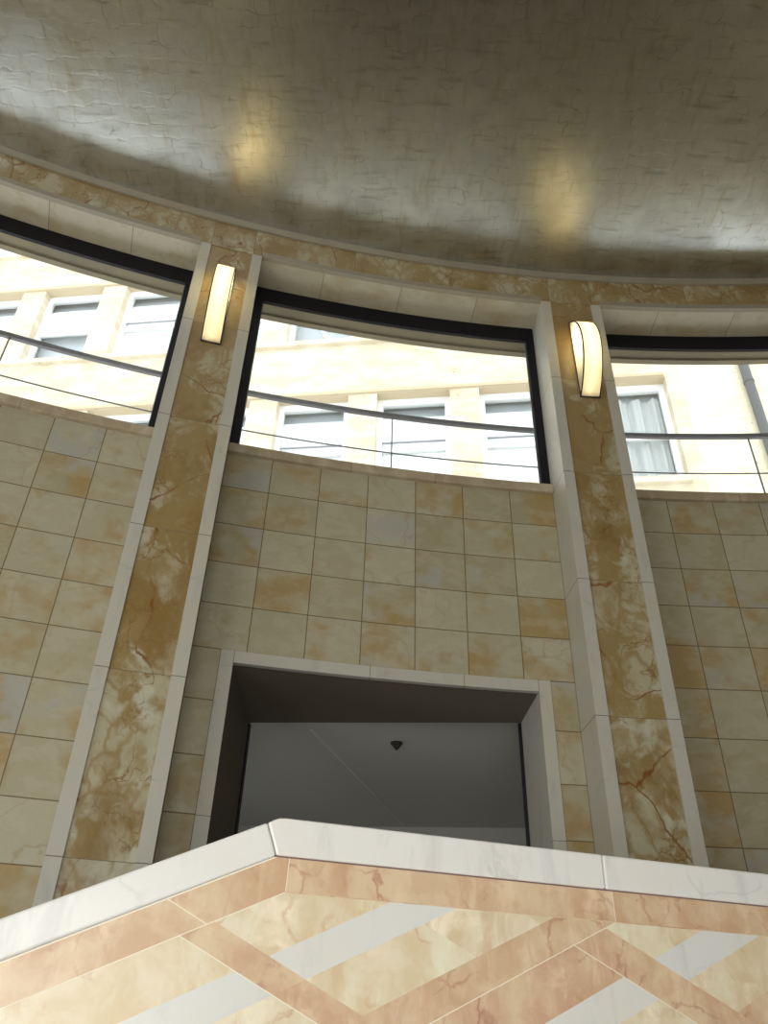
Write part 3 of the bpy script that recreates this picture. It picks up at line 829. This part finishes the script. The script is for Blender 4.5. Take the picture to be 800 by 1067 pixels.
# ------------------------------------------------------------------ building across the street
SC = .65
FN = Vector((.12937, .99160, 0)); FD = Vector((.99160, -.12937, 0))
def fp(s, h, dep=0.): v = (FN*(16+dep)+FD*s)*SC; return cam(v.x, v.y, h*SC)
bld = empty('apartment_building', fp(-5, -1.6/SC)); tag(bld, 'pale stone apartment building with white sash windows across the street', 'building')
W0, WP, WW = -5.21, 2.815, 2.02
cols = list(range(-5, 4))         # window columns
levels = [(11.95, 15.39), (17.55, 20.93), (22.95, 26.3)]
ss = [-22.]
for k in cols: ss += [W0+WP*k, W0+WP*k+WW+(.12 if k == 3 else 0)]
ss.append(5.73)
hs = [-2.4]
for a, b in levels: hs += [a, b]
hs.append(28.)
DEP = .31
bm = bmesh.new(); V = {}
for i in range(len(ss)):
    for j in range(len(hs)): V[i, j] = bm.verts.new(fp(ss[i], hs[j]))
for i in range(len(ss)-1):
    for j in range(len(hs)-1):
        if i % 2 == 1 and j % 2 == 1:
            q = [V[i,j], V[i+1,j], V[i+1,j+1], V[i,j+1]]
            bk = [bm.verts.new(fp(s, h, DEP)) for s, h in ((ss[i],hs[j]),(ss[i+1],hs[j]),(ss[i+1],hs[j+1]),(ss[i],hs[j+1]))]
            for a in range(4):
                b = (a+1) % 4; f = bm.faces.new((q[a], q[b], bk[b], bk[a]))
                if a == 2: f.material_index = 1
        else: bm.faces.new((V[i,j], V[i+1,j], V[i+1,j+1], V[i,j+1]))
e0 = [V[len(ss)-1, j] for j in range(len(hs))]
e1 = [bm.verts.new(fp(5.73, h, .5)) for h in hs]
for j in range(len(hs)-1): bm.faces.new((e0[j], e0[j+1], e1[j+1], e1[j]))
link('facade', bm, [M['travertine'], M['tan_stone']], bld)
# string courses under each row of windows, ending just past the last window
for h0 in (11.80, 17.40, 22.78):
    bm = bmesh.new()
    c = [fp(s, h, d) for h in (h0, h0+.17) for s, d in ((-21.9, -.14), (5.40, -.14), (5.40, .02), (-21.9, .02))]
    hexa(bm, c); link('sill_course', bm, M['travertine'], bld)
for h0 in (15.40, 20.94):
    bm = bmesh.new()
    c = [fp(s, h, d) for h in (h0, h0+.10) for s, d in ((-21.9, -.07), (5.34, -.07), (5.34, .02), (-21.9, .02))]
    hexa(bm, c); link('lintel_course', bm, M['tan_stone'], bld)
def facade_window(s0, s1, h0, h1, kind):
    bm = bmesh.new(); P = fp
    fw = .15
    ring(bm, P, (s0, h0, s1, h1), (s0+fw, h0+fw, s1-fw, h1-fw*1.5), DEP-.02, DEP+.12)
    fr_ = link('window', bm, M['white_frame'], bld)
    i0, i1, j0, j1 = s0+fw, s1-fw, h0+fw, h1-fw*1.5
    bm = bmesh.new(); hexa(bm, [P(s, h, d) for d in (DEP+.05, DEP+.07) for s, h in ((i0,j0),(i1,j0),(i1,j1),(i0,j1))]); link('pane', bm, M['glass'], fr_)
    mid = h0+(h1-h0)*.475
    bm = bmesh.new(); hexa(bm, [P(s, h, d) for d in (DEP, DEP+.10) for s, h in ((i0,mid-.07),(i1,mid-.07),(i1,mid+.07),(i0,mid+.07))]); link('sash_rail', bm, M['white_frame'], fr_)
    if kind == 'open':
        bm = bmesh.new(); a, b = (i0+.62, j0+1.2), (i0+1.15, j0+.1)
        hexa(bm, [P(s, h, d) for d in (DEP-.06, DEP-.02) for s, h in ((a[0]-.05,a[1]),(b[0]-.05,b[1]),(b[0]+.05,b[1]),(a[0]+.05,a[1]))]); link('open_sash', bm, M['white_frame'], fr_)
    elif kind in ('blind', 'half'):
        lo = j0 if kind == 'blind' else mid
        bm = bmesh.new(); hexa(bm, [P(s, h, d) for d in (DEP+.13, DEP+.15) for s, h in ((i0,lo),(i1,lo),(i1,j1-.36),(i0,j1-.36))]); link('blind', bm, M['blind'], fr_)
        if kind == 'blind' :
            for hh in (mid+.24,):
                bm = bmesh.new(); hexa(bm, [P(s, h, d) for d in (DEP-.005, DEP+.05) for s, h in ((i0,hh),(i1,hh),(i1,hh+.035),(i0,hh+.035))]); link('glazing_bar', bm, M['bar_grey'], fr_)
    else:
        bm = bmesh.new(); n = 60; a = []; b = []
        for i in range(n+1):
            s = i0+(i1-i0)*i/n; d = DEP+.26+.09*math.sin(i*.42)+.03*math.sin(i*1.1+1)
            a.append(bm.verts.new(P(s, j0, d+.05*math.sin(i*.37)))); b.append(bm.verts.new(P(s, j1-.10, d)))
        for i in range(n): bm.faces.new((a[i], a[i+1], b[i+1], b[i]))
        cu = link('curtain', bm, M['curtain'], fr_, smooth=True); cu['label'] = 'grey voile curtain'
for lv_, (h0, h1) in enumerate(levels):
    for k in cols:
        if (lv_ == 0 and k < -3) or (lv_ == 1 and k > 1) or (lv_ == 2 and k > -1): continue
        s0 = W0+WP*k; s1 = s0+WW+(.12 if k == 3 else 0)
        kind = 'curtain' if (lv_ == 0 and k == 3) else 'open' if (lv_ == 1 and k == 0) else 'half' if (lv_ == 1 and k == -3) else 'blind'
        facade_window(s0, s1, h0, h1, kind)
bm = bmesh.new(); hexa(bm, [fp(s, h, d) for d in (DEP+.45, DEP+.5) for s, h in ((-21.9,-2.3),(5.6,-2.3),(5.6,27.9),(-21.9,27.9))])
link('inner_wall', bm, M['room_dark'], bld)
# neighbouring cream house and its pipe
nb = empty('neighbour_house', fp(8, -1.6/SC)); tag(nb, 'plain cream stucco house at the right of the stone facade', 'building')
bm = bmesh.new(); hexa(bm, [fp(s, h, d) for d in (.06, 1.5) for s, h in ((5.735,-2.4),(16,-2.4),(16,26),(5.735,26))]); link('facade', bm, M['stucco'], nb)
pipe = empty('drainpipe', fp(7.41, -1.6/SC, -.05)); tag(pipe, 'grey drainpipe running down the cream house seen through the right window', 'drainpipe')
def tube(bm, a, b, r, n=20):
    d = (b-a); M4 = Matrix.Translation((a+b)/2) @ d.to_track_quat('Z', 'Y').to_matrix().to_4x4()
    bmesh.ops.create_cone(bm, cap_ends=True, segments=n, radius1=r, radius2=r, depth=d.length, matrix=M4)
bm = bmesh.new(); tube(bm, fp(7.41, -2.4, -.09), fp(7.41, 25.5, -.09), .078); link('pipe', bm, M['zinc'], pipe, smooth=False)
for hh in (14.9, 12.2, 17.6):
    bm = bmesh.new(); tube(bm, fp(7.41, hh, -.09), fp(7.41, hh+.07, -.09), .088); link('clamp', bm, M['zinc'], pipe)

# ------------------------------------------------------------------ sky, camera, view
w = bpy.data.worlds.new('overcast sky'); S.world = w; w.use_nodes = True
bg = w.node_tree.nodes['Background']; bg.inputs[0].default_value = (.93, .97, 1., 1); bg.inputs[1].default_value = 2.75

cd = bpy.data.cameras.new('camera'); co_ = bpy.data.objects.new('camera', cd); COL.objects.link(co_); S.camera = co_
FR = ((.999477, .0323315, 0.), (-.0185849, .574525, .818276), (.0264561, -.817848, .574825))  # rows: right, forward, up in image axes
X = Vector((FR[0][0], FR[1][0], FR[2][0])); Y = -Vector((FR[0][1], FR[1][1], FR[2][1])); Z = -Vector((FR[0][2], FR[1][2], FR[2][2]))
mw = Matrix((X, Y, Z)).transposed().to_4x4(); mw.translation = cam(0, 0, 0)
co_.matrix_world = mw
cd.sensor_fit = 'VERTICAL'; cd.sensor_height = 36.; cd.lens = 826.88/1067*36.; cd.clip_start = .05; cd.clip_end = 300

S.view_settings.view_transform = 'Standard'; S.view_settings.look = 'None'; S.view_settings.gamma = 1.
S.view_settings.use_curve_mapping = False; S.view_settings.exposure = 0.
S.cycles.max_bounces = 8; S.cycles.diffuse_bounces = 5; S.cycles.glossy_bounces = 4; S.cycles.transparent_max_bounces = 8
S.cycles.sample_clamp_indirect = 6.
